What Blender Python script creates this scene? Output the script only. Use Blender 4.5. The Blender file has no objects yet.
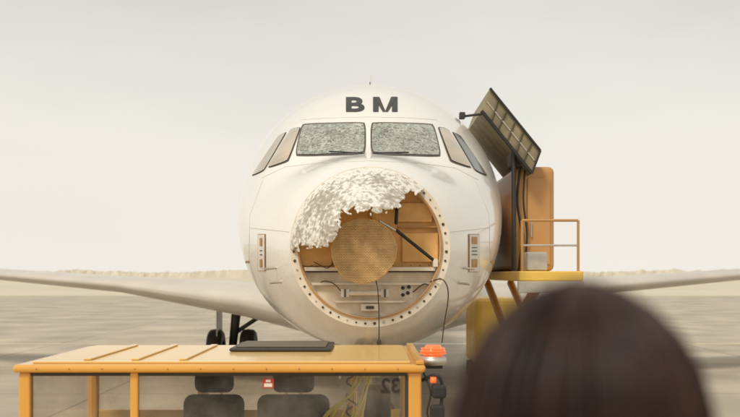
import bpy, bmesh, math, random
from mathutils import Vector, Matrix, noise
from mathutils.bvhtree import BVHTree
random.seed(7)
S = bpy.context.scene
R = math.radians

# ------------------------------------------------------------ materials
def mat(name, col, rough=0.5, metal=0.0, coat=0.0, var=0.12, vscale=3.0, bump=0.0, bscale=40.0, spec=0.5, emis=None):
    m = bpy.data.materials.new(name); m.use_nodes = True
    nt = m.node_tree; N = nt.nodes; L = nt.links
    b = N['Principled BSDF']
    b.inputs['Roughness'].default_value = rough
    b.inputs['Metallic'].default_value = metal
    b.inputs['Coat Weight'].default_value = coat
    b.inputs['Coat Roughness'].default_value = 0.08
    b.inputs['Specular IOR Level'].default_value = spec
    tc = N.new('ShaderNodeTexCoord')
    nz = N.new('ShaderNodeTexNoise'); nz.inputs['Scale'].default_value = vscale; nz.inputs['Detail'].default_value = 6
    L.new(tc.outputs['Object'], nz.inputs['Vector'])
    r = N.new('ShaderNodeValToRGB')
    r.color_ramp.elements[0].position = 0.3; r.color_ramp.elements[1].position = 0.7
    r.color_ramp.elements[0].color = [c*(1-var) for c in col]+[1]
    r.color_ramp.elements[1].color = [min(1, c*(1+var)) for c in col]+[1]
    L.new(nz.outputs['Fac'], r.inputs['Fac']); L.new(r.outputs['Color'], b.inputs['Base Color'])
    if bump:
        n2 = N.new('ShaderNodeTexNoise'); n2.inputs['Scale'].default_value = bscale; n2.inputs['Detail'].default_value = 4
        L.new(tc.outputs['Object'], n2.inputs['Vector'])
        bp = N.new('ShaderNodeBump'); bp.inputs['Strength'].default_value = bump; bp.inputs['Distance'].default_value = 0.01
        L.new(n2.outputs['Fac'], bp.inputs['Height']); L.new(bp.outputs['Normal'], b.inputs['Normal'])
    if emis:
        b.inputs['Emission Color'].default_value = emis[0]+(1,); b.inputs['Emission Strength'].default_value = emis[1]
    return m

WHITE = (0.85, 0.815, 0.75)
def mat_paint():
    m = mat('fuselage_paint', WHITE, 0.3, 0, 0.8, 0.015, 0.8)
    nt = m.node_tree; N = nt.nodes; L = nt.links; b = N['Principled BSDF']
    b.inputs['Coat Roughness'].default_value = 0.10
    ramp = b.inputs['Base Color'].links[0].from_socket
    tc = [n for n in N if n.type == 'TEX_COORD'][0]
    mp = N.new('ShaderNodeMapping'); mp.inputs['Scale'].default_value = (5, 1.2, 1.2)
    L.new(tc.outputs['Object'], mp.inputs['Vector'])
    g = N.new('ShaderNodeTexNoise'); g.inputs['Scale'].default_value = 2.0; g.inputs['Detail'].default_value = 8; g.inputs['Roughness'].default_value = 0.6
    L.new(mp.outputs['Vector'], g.inputs['Vector'])
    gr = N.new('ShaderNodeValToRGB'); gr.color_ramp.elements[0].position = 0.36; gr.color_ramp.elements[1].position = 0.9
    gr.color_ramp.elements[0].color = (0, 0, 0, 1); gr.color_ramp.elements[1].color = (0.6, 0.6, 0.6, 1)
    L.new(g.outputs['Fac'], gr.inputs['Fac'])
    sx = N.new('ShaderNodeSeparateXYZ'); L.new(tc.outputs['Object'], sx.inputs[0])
    mr = N.new('ShaderNodeMapRange'); mr.inputs['From Min'].default_value = 2.7; mr.inputs['From Max'].default_value = 1.6  # grime noise, strengthened downwards to put the belly's brown shading into the colour
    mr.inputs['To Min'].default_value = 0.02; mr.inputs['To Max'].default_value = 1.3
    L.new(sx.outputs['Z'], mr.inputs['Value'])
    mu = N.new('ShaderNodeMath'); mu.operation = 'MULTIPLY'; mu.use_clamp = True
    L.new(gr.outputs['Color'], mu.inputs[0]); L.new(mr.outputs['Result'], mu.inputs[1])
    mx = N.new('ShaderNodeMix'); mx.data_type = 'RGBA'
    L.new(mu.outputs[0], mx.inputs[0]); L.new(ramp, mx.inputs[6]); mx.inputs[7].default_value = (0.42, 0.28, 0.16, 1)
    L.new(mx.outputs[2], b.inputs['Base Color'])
    n2 = N.new('ShaderNodeTexNoise'); n2.inputs['Scale'].default_value = 1.6; n2.inputs['Detail'].default_value = 2
    L.new(tc.outputs['Object'], n2.inputs['Vector'])
    bp = N.new('ShaderNodeBump'); bp.inputs['Strength'].default_value = 0.3; bp.inputs['Distance'].default_value = 0.03
    L.new(n2.outputs['Fac'], bp.inputs['Height'])
    n4 = N.new('ShaderNodeTexNoise'); n4.inputs['Scale'].default_value = 13; n4.inputs['Detail'].default_value = 1
    L.new(tc.outputs['Object'], n4.inputs['Vector'])
    m2 = N.new('ShaderNodeMapRange'); m2.inputs['From Min'].default_value = 0.0; m2.inputs['From Max'].default_value = 2.2
    m2.inputs['To Min'].default_value = 0.40; m2.inputs['To Max'].default_value = 0.0; L.new(sx.outputs['Y'], m2.inputs['Value'])
    bp2 = N.new('ShaderNodeBump'); bp2.inputs['Distance'].default_value = 0.012
    L.new(m2.outputs['Result'], bp2.inputs['Strength']); L.new(n4.outputs['Fac'], bp2.inputs['Height']); L.new(bp.outputs['Normal'], bp2.inputs['Normal'])
    L.new(bp2.outputs['Normal'], b.inputs['Normal'])
    return m

def mat_dent():
    m = bpy.data.materials.new('hail_dented_radome'); m.use_nodes = True
    nt = m.node_tree; N = nt.nodes; L = nt.links; b = N['Principled BSDF']
    b.inputs['Roughness'].default_value = 0.45
    tc = N.new('ShaderNodeTexCoord')
    v = N.new('ShaderNodeTexVoronoi'); v.inputs['Scale'].default_value = 24
    n = N.new('ShaderNodeTexNoise'); n.inputs['Scale'].default_value = 24; n.inputs['Detail'].default_value = 8; n.inputs['Roughness'].default_value = 0.62
    n3 = N.new('ShaderNodeTexNoise'); n3.inputs['Scale'].default_value = 3.5; n3.inputs['Detail'].default_value = 3
    for x in (v, n, n3): L.new(tc.outputs['Object'], x.inputs['Vector'])
    sx = N.new('ShaderNodeSeparateXYZ'); L.new(tc.outputs['Object'], sx.inputs[0])
    mr = N.new('ShaderNodeMapRange'); mr.inputs['From Min'].default_value = 0.15; mr.inputs['From Max'].default_value = 0.5
    mr.inputs['To Min'].default_value = 0.0; mr.inputs['To Max'].default_value = -0.08; L.new(sx.outputs['X'], mr.inputs['Value'])
    zc = N.new('ShaderNodeMath'); zc.operation = 'SUBTRACT'; zc.inputs[1].default_value = 2.917; L.new(sx.outputs['Z'], zc.inputs[0])
    cb = N.new('ShaderNodeCombineXYZ'); L.new(sx.outputs['X'], cb.inputs[0]); L.new(zc.outputs[0], cb.inputs[1])
    ln = N.new('ShaderNodeVectorMath'); ln.operation = 'LENGTH'; L.new(cb.outputs[0], ln.inputs[0])
    m3 = N.new('ShaderNodeMapRange'); m3.inputs['From Min'].default_value = 0.66; m3.inputs['From Max'].default_value = 0.77
    m3.inputs['To Min'].default_value = 0.0; m3.inputs['To Max'].default_value = -0.14; L.new(ln.outputs['Value'], m3.inputs['Value'])
    ad = N.new('ShaderNodeMath'); L.new(mr.outputs['Result'], ad.inputs[0]); L.new(m3.outputs['Result'], ad.inputs[1])
    s = N.new('ShaderNodeMath'); s.operation = 'MULTIPLY_ADD'; s.inputs[1].default_value = 0.45
    L.new(n3.outputs['Fac'], s.inputs[0]); L.new(ad.outputs[0], s.inputs[2])
    a = N.new('ShaderNodeMath'); a.operation = 'ADD'
    L.new(n.outputs['Fac'], a.inputs[0]); L.new(s.outputs[0], a.inputs[1])
    r = N.new('ShaderNodeValToRGB'); e = r.color_ramp.elements
    e[0].position = 0.665; e[0].color = (0.78, 0.745, 0.68, 1)
    e[1].position = 0.71; e[1].color = (0.54, 0.50, 0.43, 1)
    k = e.new(0.84); k.color = (0.36, 0.315, 0.25, 1)
    L.new(a.outputs[0], r.inputs['Fac']); L.new(r.outputs['Color'], b.inputs['Base Color'])
    bp = N.new('ShaderNodeBump'); bp.inputs['Strength'].default_value = 0.4; bp.inputs['Distance'].default_value = 0.02
    L.new(v.outputs['Distance'], bp.inputs['Height'])
    bp2 = N.new('ShaderNodeBump'); bp2.inputs['Strength'].default_value = 0.4; bp2.inputs['Distance'].default_value = 0.01; bp2.invert = True
    L.new(a.outputs[0], bp2.inputs['Height']); L.new(bp.outputs['Normal'], bp2.inputs['Normal'])
    L.new(bp2.outputs['Normal'], b.inputs['Normal'])
    return m

def mat_crackglass():
    m = bpy.data.materials.new('shattered_windshield'); m.use_nodes = True
    nt = m.node_tree; N = nt.nodes; L = nt.links; b = N['Principled BSDF']
    b.inputs['Roughness'].default_value = 0.22
    tc = N.new('ShaderNodeTexCoord')
    v = N.new('ShaderNodeTexVoronoi'); v.feature = 'DISTANCE_TO_EDGE'; v.inputs['Scale'].default_value = 15
    nn = N.new('ShaderNodeTexNoise'); nn.inputs['Scale'].default_value = 4; nn.inputs['Detail'].default_value = 5
    n2 = N.new('ShaderNodeTexNoise'); n2.inputs['Scale'].default_value = 17; n2.inputs['Detail'].default_value = 10; n2.inputs['Roughness'].default_value = 0.75; n2.inputs['Distortion'].default_value = 1.5
    for x in (v, nn, n2): L.new(tc.outputs['Object'], x.inputs['Vector'])
    r = N.new('ShaderNodeValToRGB'); r.color_ramp.elements[0].position = 0.0; r.color_ramp.elements[1].position = 0.16
    r.color_ramp.elements[0].color = (1, 1, 1, 1); r.color_ramp.elements[1].color = (0, 0, 0, 1)
    L.new(v.outputs['Distance'], r.inputs['Fac'])
    r2 = N.new('ShaderNodeValToRGB'); r2.color_ramp.elements[0].position = 0.43; r2.color_ramp.elements[1].position = 0.60
    L.new(n2.outputs['Fac'], r2.inputs['Fac'])
    r3 = N.new('ShaderNodeValToRGB'); r3.color_ramp.elements[0].position = 0.3; r3.color_ramp.elements[1].position = 0.6
    L.new(nn.outputs['Fac'], r3.inputs['Fac'])
    mx = N.new('ShaderNodeMath'); mx.operation = 'MULTIPLY'; L.new(r.outputs['Color'], mx.inputs[0]); L.new(r3.outputs['Color'], mx.inputs[1])
    ad = N.new('ShaderNodeMath'); ad.operation = 'MAXIMUM'; L.new(mx.outputs[0], ad.inputs[0]); L.new(r2.outputs['Color'], ad.inputs[1])
    sc = N.new('ShaderNodeMath'); sc.operation = 'MULTIPLY'; sc.inputs[1].default_value = 0.9; L.new(ad.outputs[0], sc.inputs[0])
    c = N.new('ShaderNodeMix'); c.data_type = 'RGBA'
    c.inputs[6].default_value = (0.10, 0.105, 0.08, 1); c.inputs[7].default_value = (0.60, 0.60, 0.52, 1)
    L.new(sc.outputs[0], c.inputs[0]); L.new(c.outputs[2], b.inputs['Base Color'])
    bp = N.new('ShaderNodeBump'); bp.inputs['Strength'].default_value = 0.4; bp.inputs['Distance'].default_value = 0.005
    L.new(sc.outputs[0], bp.inputs['Height']); L.new(bp.outputs['Normal'], b.inputs['Normal'])
    return m

def mat_dish():
    m = bpy.data.materials.new('radar_plate_slotted'); m.use_nodes = True
    nt = m.node_tree; N = nt.nodes; L = nt.links; b = N['Principled BSDF']
    b.inputs['Roughness'].default_value = 0.42; b.inputs['Metallic'].default_value = 0.1
    tc = N.new('ShaderNodeTexCoord')
    mp = N.new('ShaderNodeMapping'); mp.inputs['Rotation'].default_value = (R(90), 0, R(0))
    L.new(tc.outputs['Object'], mp.inputs['Vector'])
    br = N.new('ShaderNodeTexBrick'); br.inputs['Scale'].default_value = 21; br.inputs['Mortar Size'].default_value = 0.05
    br.inputs['Color1'].default_value = (0.74, 0.51, 0.23, 1); br.inputs['Color2'].default_value = (0.66, 0.44, 0.185, 1); br.inputs['Mortar'].default_value = (0.36, 0.22, 0.085, 1)
    L.new(mp.outputs['Vector'], br.inputs['Vector'])
    nz = N.new('ShaderNodeTexNoise'); nz.inputs['Scale'].default_value = 9; nz.inputs['Detail'].default_value = 6; L.new(tc.outputs['Object'], nz.inputs['Vector'])
    rr = N.new('ShaderNodeValToRGB'); rr.color_ramp.elements[0].position = .35; rr.color_ramp.elements[1].position = .65
    rr.color_ramp.elements[0].color = (.75, .71, .65, 1); rr.color_ramp.elements[1].color = (1.08, 1.06, 1.04, 1); L.new(nz.outputs['Fac'], rr.inputs['Fac'])
    mx = N.new('ShaderNodeMix'); mx.data_type = 'RGBA'; mx.blend_type = 'MULTIPLY'; mx.inputs[0].default_value = 1
    L.new(br.outputs['Color'], mx.inputs[6]); L.new(rr.outputs['Color'], mx.inputs[7]); L.new(mx.outputs[2], b.inputs['Base Color'])
    bp = N.new('ShaderNodeBump'); bp.inputs['Strength'].default_value = 0.6; bp.inputs['Distance'].default_value = 0.005
    L.new(br.outputs['Fac'], bp.inputs['Height']); bp.invert = True; L.new(bp.outputs['Normal'], b.inputs['Normal'])
    return m

def mat_glass(name='cab_glass', lo=0.0, hi=0.25):
    m = bpy.data.materials.new(name); m.use_nodes = True
    nt = m.node_tree; N = nt.nodes; L = nt.links
    for n in list(N):
        if n.type != 'OUTPUT_MATERIAL': N.remove(n)
    o = [n for n in N if n.type == 'OUTPUT_MATERIAL'][0]
    t = N.new('ShaderNodeBsdfTransparent'); t.inputs['Color'].default_value = (0.90, 0.88, 0.83, 1)
    g = N.new('ShaderNodeBsdfGlossy'); g.inputs['Roughness'].default_value = 0.04
    d = N.new('ShaderNodeBsdfDiffuse'); d.inputs['Color'].default_value = (0.55, 0.50, 0.42, 1)  # pale diffuse layer: reflected sky put into the glass colour
    nz = N.new('ShaderNodeTexNoise'); nz.inputs['Scale'].default_value = 2.2; nz.inputs['Detail'].default_value = 7; nz.inputs['Roughness'].default_value = 0.6
    tc = N.new('ShaderNodeTexCoord'); L.new(tc.outputs['Object'], nz.inputs['Vector'])
    mr = N.new('ShaderNodeMapRange'); mr.inputs['From Min'].default_value = 0.35; mr.inputs['From Max'].default_value = 0.7
    mr.inputs['To Min'].default_value = lo; mr.inputs['To Max'].default_value = hi; L.new(nz.outputs['Fac'], mr.inputs['Value'])
    m1 = N.new('ShaderNodeMixShader'); L.new(mr.outputs['Result'], m1.inputs[0]); L.new(t.outputs[0], m1.inputs[1]); L.new(d.outputs[0], m1.inputs[2])
    fr = N.new('ShaderNodeFresnel'); fr.inputs['IOR'].default_value = 1.5
    m2 = N.new('ShaderNodeMixShader'); L.new(fr.outputs[0], m2.inputs[0]); L.new(m1.outputs[0], m2.inputs[1]); L.new(g.outputs[0], m2.inputs[2])
    L.new(m2.outputs[0], o.inputs['Surface'])
    return m

M = dict(
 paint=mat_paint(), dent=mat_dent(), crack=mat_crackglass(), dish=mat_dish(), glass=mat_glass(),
 black=mat('black_rubber', (0.022, 0.02, 0.018), 0.6),
 letter=mat('black_lettering', (0.025, 0.022, 0.018), 0.45),
 frame=mat('window_frame', (0.09, 0.075, 0.055), 0.5),
 sealant=mat('window_sealant', (0.5, 0.45, 0.37), 0.5),
 sideglass=mat('side_window_glass', (0.46, 0.37, 0.27), 0.12, 0, 0.6, 0.3, 2.0),  # beige base has the panes' pale reflection put into it
 darkglass=mat('dark_window_glass', (0.08, 0.07, 0.06), 0.12, 0, 0.6),
 ochre=mat('bulkhead_ochre', (0.80, 0.46, 0.15), 0.5, 0, 0, 0.14, 6, 0.3, 30),
 ochre2=mat('bulkhead_ochre_dark', (0.46, 0.235, 0.07), 0.55, 0, 0, 0.2, 6),
 cream=mat('primed_cream', (0.72, 0.61, 0.46), 0.5, 0, 0, 0.14, 8, 0.2, 50),
 cream2=mat('primed_cream_light', (0.78, 0.70, 0.57), 0.5, 0, 0, 0.1, 8),
 alu=mat('bare_aluminium', (0.55, 0.52, 0.46), 0.4, 0.7, 0, 0.12, 6),
 grey=mat('wing_grey', (0.56, 0.51, 0.44), 0.45, 0, 0.2, 0.08, 1),
 tugo=mat('tug_orange_paint', (0.72, 0.36, 0.06), 0.28, 0, 0.6, 0.06, 1.2, 0.05, 60),
 tugy=mat('tug_yellow_paint', (0.82, 0.53, 0.17), 0.32, 0, 0.5, 0.07, 0.9),
 truck=mat('truck_orange_paint', (0.52, 0.27, 0.09), 0.45, 0, 0.2, 0.08, 0.6),
 trucky=mat('truck_yellow_paint', (0.80, 0.52, 0.10), 0.45, 0, 0.1, 0.10, 2),
 dark=mat('dark_metal', (0.05, 0.045, 0.04), 0.5, 0.3),
 seat=mat('seat_fabric', (0.03, 0.028, 0.026), 0.85, 0, 0, 0.3, 20, 0.3, 80),
 olive=mat('canopy_olive', (0.25, 0.205, 0.12), 0.6, 0, 0, 0.35, 4),
 olive2=mat('canopy_rib_brown', (0.13, 0.10, 0.06), 0.6),
 red=mat('red_label', (0.5, 0.05, 0.03), 0.5),
 white=mat('white_label', (0.75, 0.72, 0.66), 0.5),
 beacon=mat('beacon_lens', (0.75, 0.13, 0.03), 0.2, 0, 0.5, 0.1, 30, emis=((1.0, 0.20, 0.04), 0.5)),
 greenhose=mat('yellow_green_strap', (0.66, 0.60, 0.10), 0.6),
 bolt=mat('bolt_dark', (0.10, 0.075, 0.05), 0.4, 0.5),
 hair=mat('brown_hair', (0.036, 0.014, 0.008), 0.45, 0, 0, 0.5, 30),
 skin=mat('skin', (0.50, 0.30, 0.20), 0.5, 0, 0, 0.05, 10),
 cloth=mat('maroon_jacket', (0.09, 0.03, 0.022), 0.85, 0, 0, 0.2, 10),
 trouser=mat('dark_trousers', (0.03, 0.03, 0.04), 0.9),
 shoe=mat('shoe_leather', (0.03, 0.02, 0.015), 0.5),
)

# ------------------------------------------------------------ helpers
def empty(name, loc=(0, 0, 0)):
    o = bpy.data.objects.new(name, None); S.collection.objects.link(o); o.location = loc; return o

def addmesh(name, verts, faces, m, parent=None, smooth=False):
    me = bpy.data.meshes.new(name); me.from_pydata([tuple(v) for v in verts], [], faces); me.update()
    o = bpy.data.objects.new(name, me); S.collection.objects.link(o)
    if m: me.materials.append(m)
    if parent: o.parent = parent
    if smooth: me.polygons.foreach_set('use_smooth', [True]*len(me.polygons))
    return o

def box(name, a, b, m, parent=None, bev=0.01, rot=None):
    bm = bmesh.new(); bmesh.ops.create_cube(bm, size=1)
    c = [(a[i]+b[i])/2 for i in range(3)]; d = [abs(b[i]-a[i]) for i in range(3)]
    for v in bm.verts: v.co = Vector((v.co.x*d[0], v.co.y*d[1], v.co.z*d[2]))
    if bev:
        bmesh.ops.bevel(bm, geom=list(bm.edges), offset=min(bev, min(d)*0.45), segments=3, affect='EDGES', profile=0.5)
    if rot: bmesh.ops.rotate(bm, verts=bm.verts, matrix=rot)
    for v in bm.verts: v.co += Vector(c)
    me = bpy.data.meshes.new(name); bm.to_mesh(me); bm.free()
    o = bpy.data.objects.new(name, me); S.collection.objects.link(o); me.materials.append(m)
    if parent: o.parent = parent
    return o

def tube(name, pts, r, m, parent=None, seg=10):
    cu = bpy.data.curves.new(name, 'CURVE'); cu.dimensions = '3D'; cu.bevel_depth = r; cu.bevel_resolution = 3; cu.use_fill_caps = True
    sp = cu.splines.new('POLY'); sp.points.add(len(pts)-1)
    for i, p in enumerate(pts): sp.points[i].co = (p[0], p[1], p[2], 1)
    o = bpy.data.objects.new(name, cu); S.collection.objects.link(o); cu.materials.append(m)
    if parent: o.parent = parent
    return o

def smoothpts(pts, n=8):
    P = [Vector(p) for p in pts]; P = [P[0]*2-P[1]]+P+[P[-1]*2-P[-2]]; out = []
    for i in range(1, len(P)-2):
        for k in range(n):
            t = k/n; a, b, c, d = P[i-1:i+3]
            out.append(0.5*((2*b)+(c-a)*t+(2*a-5*b+4*c-d)*t*t+(3*b-a-3*c+d)*t**3))
    out.append(P[-2]); return out

def cyl(name, p0, p1, r0, r1, m, parent=None, seg=24, bev=0.0):
    p0 = Vector(p0); p1 = Vector(p1); d = p1-p0
    bm = bmesh.new(); bmesh.ops.create_cone(bm, cap_ends=True, segments=seg, radius1=r0, radius2=r1, depth=d.length)
    if bev:
        es = [e for e in bm.edges if abs(e.verts[0].co.z-e.verts[1].co.z) < 1e-5]
        bmesh.ops.bevel(bm, geom=es, offset=bev, segments=3, affect='EDGES')
    q = d.to_track_quat('Z', 'Y').to_matrix().to_4x4()
    bmesh.ops.transform(bm, verts=bm.verts, matrix=Matrix.Translation((p0+p1)/2) @ q)
    me = bpy.data.meshes.new(name); bm.to_mesh(me); bm.free()
    for p in me.polygons: p.use_smooth = len(p.vertices) == 4
    o = bpy.data.objects.new(name, me); S.collection.objects.link(o); me.materials.append(m)
    if parent: o.parent = parent
    return o

def wheel(name, c, r, w, parent):
    prof = [(-w/2, r*0.45), (-w/2, r*0.85), (-w/2*0.7, r*0.97), (0, r), (w/2*0.7, r*0.97), (w/2, r*0.85), (w/2, r*0.45), (w*0.3, r*0.42), (w*0.3, 0.02)]
    prof = [(-w*0.3, 0.02), (-w*0.3, r*0.42)]+prof
    n = 32; V = []; F = []
    for i in range(n):
        a = 2*math.pi*i/n
        for (x, q) in prof: V.append((c[0]+x, c[1]+q*math.cos(a), c[2]+q*math.sin(a)))
    k = len(prof)
    for i in range(n):
        for j in range(k-1): F.append((i*k+j, i*k+j+1, ((i+1) % n)*k+j+1, ((i+1) % n)*k+j))
    o = addmesh(name, V, F, M['black'], parent, True)
    o.data.materials.append(M['alu'])
    for f in o.data.polygons:
        cc = Vector(f.center)-Vector(c)
        if math.hypot(cc.y, cc.z) < r*0.43: f.material_index = 1
    return o

# ------------------------------------------------------------ AIRLINER
plane = empty('airliner')
ST = [ # y, halfwidth, top, bottom, zcentre
 (0.0, 0.764, 3.681, 2.153, 2.917), (0.3, 0.92, 3.80, 2.03, 2.95), (1.15, 1.25, 3.965, 1.87, 3.08),
 (2.0, 1.49, 4.45, 1.78, 3.20), (2.7, 1.63, 4.80, 1.72, 3.30), (3.5, 1.75, 5.12, 1.66, 3.40),
 (4.5, 1.88, 5.37, 1.59, 3.47), (5.5, 1.96, 5.47, 1.55, 3.51), (6.5, 1.975, 5.49, 1.54, 3.515),
 (10, 1.975, 5.49, 1.54, 3.515), (26, 1.975, 5.49, 1.54, 3.515), (30, 1.65, 5.45, 2.3, 3.9), (34, 0.95, 5.3, 3.5, 4.4), (37, 0.2, 4.95, 4.55, 4.75)]
def interp(y, k):
    n = len(ST)
    for i in range(n-1):
        if y <= ST[i+1][0] or i == n-2: break
    def slope(j):
        if j == 0: return (ST[1][k]-ST[0][k])/(ST[1][0]-ST[0][0])
        if j == n-1: return (ST[-1][k]-ST[-2][k])/(ST[-1][0]-ST[-2][0])
        d0 = (ST[j][k]-ST[j-1][k])/(ST[j][0]-ST[j-1][0]); d1 = (ST[j+1][k]-ST[j][k])/(ST[j+1][0]-ST[j][0])
        if d0*d1 <= 0: return 0
        return 2*d0*d1/(d0+d1)
    y0, y1 = ST[i][0], ST[i+1][0]; h = y1-y0; t = (y-y0)/h
    a, b = ST[i][k], ST[i+1][k]; m0, m1 = slope(i)*h, slope(i+1)*h
    return (2*t**3-3*t*t+1)*a+(t**3-2*t*t+t)*m0+(-2*t**3+3*t*t)*b+(t**3-t*t)*m1
def sec(y, th):
    hw, tp, bt, zc = (interp(y, k) for k in (1, 2, 3, 4))
    c, s = math.cos(th), math.sin(th)
    return Vector((hw*c, y, zc+(tp-zc)*s if s > 0 else zc+(zc-bt)*s))
ys = [i*0.06 for i in range(0, 117)]+[7.5, 8.5, 10, 14, 18, 22, 26, 27, 28, 29, 30, 31, 32, 33, 34, 35, 36, 37]
NT = 128
V = []; F = []
for y in ys:
    for j in range(NT): V.append(sec(y, 2*math.pi*j/NT))
for i in range(len(ys)-1):
    for j in range(NT):
        a = i*NT+j; b = i*NT+(j+1) % NT
        F.append((a, b, b+NT, a+NT))
F.append(tuple((len(ys)-1)*NT+j for j in range(NT)))
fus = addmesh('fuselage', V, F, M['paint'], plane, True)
bvh = BVHTree.FromPolygons([tuple(v) for v in V], F)
EYE = Vector((0, -9, 2.65)); FP = 942.0
def sight(u, v, off=0.006):
    """survey a point on the fuselage skin from the observer's station"""
    d = Vector(((u-370)/FP, 1, (275-v)/FP)).normalized()
    h = bvh.ray_cast(EYE, d)
    if h[0] is None: return None
    n = h[1]
    if n.dot(d) > 0: n = -n
    return h[0]+n*off
def patch(name, q, m, off=0.006, nu=16, nv=10, rnd=0.0):
    V = []; ok = {}
    for j in range(nv+1):
        for i in range(nu+1):
            s, t = i/nu, j/nv
            if rnd:
                a, b = 2*s-1, 2*t-1
                k = 1-rnd*(a*a*b*b)**2
                s, t = (a*k+1)/2, (b*k+1)/2
            u = (q[0][0]*(1-s)+q[1][0]*s)*(1-t)+(q[3][0]*(1-s)+q[2][0]*s)*t
            v = (q[0][1]*(1-s)+q[1][1]*s)*(1-t)+(q[3][1]*(1-s)+q[2][1]*s)*t
            p = sight(u, v, off); ok[(i, j)] = p is not None
            V.append(p if p else Vector((0, 0, 0)))
    F = []
    for j in range(nv):
        for i in range(nu):
            if all(ok[c] for c in ((i, j), (i+1, j), (i, j+1), (i+1, j+1))):
                a = j*(nu+1)+i; F.append((a, a+1, a+nu+2, a+nu+1))
    return addmesh(name, V, F, m, plane, True)
def grow(q, e):
    cx = sum(p[0] for p in q)/4; cy = sum(p[1] for p in q)/4; out = []
    for p in q:
        out.append((p[0]+e*(1 if p[0] > cx else -1), p[1]+e*(1 if p[1] > cy else -1)))
    return out
def seam(name, pts, w=0.005, m=None, n=6, off=0.0008):
    P = [sight(p[0], p[1], off) for p in [((1-t/n)*a[0]+t/n*b[0], (1-t/n)*a[1]+t/n*b[1]) for a, b in zip(pts[:-1], pts[1:]) for t in range(n)]+[pts[-1]]]
    P = [p for p in P if p]
    if len(P) > 1: tube(name, P, w/2, m or M['sealant'], plane)

wl = [(296, 155.5), (364.5, 153), (364.5, 123.5), (303, 125)]
wr = [(372, 153), (440.5, 156), (432.5, 125), (372, 123.5)]
for i, q in enumerate((wl, wr)):
    patch('windshield_frame_%d' % i, grow(q, 1.5), M['frame'], 0.004, rnd=0.05)
    patch('windshield_%d' % i, q, M['crack'], 0.010, rnd=0.05)
sl = [[(268, 168), (288, 161), (300.5, 128), (291, 129.5)], [(252, 176), (264.5, 170.5), (286.5, 132.5), (279, 136)]]
for i, q in enumerate(sl):
    patch('side_window_frame_%d' % i, grow(q, 0.9), M['frame'], 0.004, 10, 12, 0.05)
    patch('side_window_%d' % i, q, M['sideglass'], 0.012, 10, 12, 0.05)
    qr = [(739-q[1][0], q[1][1]), (739-q[0][0], q[0][1]), (739-q[3][0], q[3][1]), (739-q[2][0], q[2][1])]
    patch('side_window_frame_r%d' % i, grow(qr, 1.2), M['frame'], 0.004, 10, 12, 0.05)
    patch('side_window_r%d' % i, qr, M['sideglass'] if i == 0 else M['darkglass'], 0.012, 10, 12, 0.05)
for a, b in (((362, 156), (330, 154)), ((374, 156), (408, 155))):
    P = [sight(a[0]+(b[0]-a[0])*t/5, a[1]+(b[1]-a[1])*t/5, 0.03) for t in range(6)]
    tube('wiper', P, 0.008, M['black'], plane)

seam('panel_seam', [(300, 120), (330, 118), (370, 117), (410, 118), (437, 120)])
seam('panel_seam', [(262, 178), (285, 167), (320, 163), (370, 161), (418, 163), (455, 168), (478, 180)])
seam('panel_seam', [(263, 180), (250, 215), (249, 260), (262, 300), (290, 335)])
seam('panel_seam', [(476, 182), (489, 215), (490, 260), (477, 300), (449, 335)])
seam('panel_seam', [(289, 232), (270, 230), (250, 228)])
seam('panel_seam', [(450, 232), (470, 230), (489, 228)])
def lettering(txt, u0, u1, v0, v1, m, bold=0.0):
    cu = bpy.data.curves.new('t', 'FONT'); cu.body = txt; cu.offset = bold
    o = bpy.data.objects.new('t', cu); S.collection.objects.link(o)
    bpy.context.view_layer.update()
    me = bpy.data.meshes.new_from_object(o.evaluated_get(bpy.context.evaluated_depsgraph_get()))
    bpy.data.objects.remove(o)
    xs = [v.co.x for v in me.vertices]; zs = [v.co.y for v in me.vertices]
    bm = bmesh.new(); bm.from_mesh(me)
    bmesh.ops.triangulate(bm, faces=bm.faces)
    for _ in range(3):
        le = [e for e in bm.edges if e.calc_length() > 0.12]
        if le: bmesh.ops.subdivide_edges(bm, edges=le, cuts=1); bmesh.ops.triangulate(bm, faces=bm.faces)
    for v in bm.verts:
        u = u0+(v.co.x-min(xs))/(max(xs)-min(xs))*(u1-u0)
        w = v1-(v.co.y-min(zs))/(max(zs)-min(zs))*(v1-v0)
        p = sight(u, w, 0.008); v.co = p
    me2 = bpy.data.meshes.new('lettering'); bm.to_mesh(me2); bm.free()
    ob = bpy.data.objects.new('lettering', me2); S.collection.objects.link(ob); me2.materials.append(m); ob.parent = plane
lettering('B', 346, 364.5, 97.5, 112, M['letter'], 0.03)
u0, u1, v0, v1 = 373, 397.5, 97.5, 112; W_ = 5.6
patch('lettering_stroke', [(u0, v1), (u0+W_, v1), (u0+W_, v0), (u0, v0)], M['letter'], 0.008, 4, 8)
patch('lettering_stroke', [(u1-W_, v1), (u1, v1), (u1, v0), (u1-W_, v0)], M['letter'], 0.008, 4, 8)
um = (u0+u1)/2
patch('lettering_stroke', [(um-2.6, v1), (um+0.2, v1), (u0+W_+0.8, v0), (u0+0.8, v0)], M['letter'], 0.0095, 4, 8)
patch('lettering_stroke', [(um-0.2, v1), (um+2.6, v1), (u1-0.8, v0), (u1-W_-0.8, v0)], M['letter'], 0.011, 4, 8)

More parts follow.
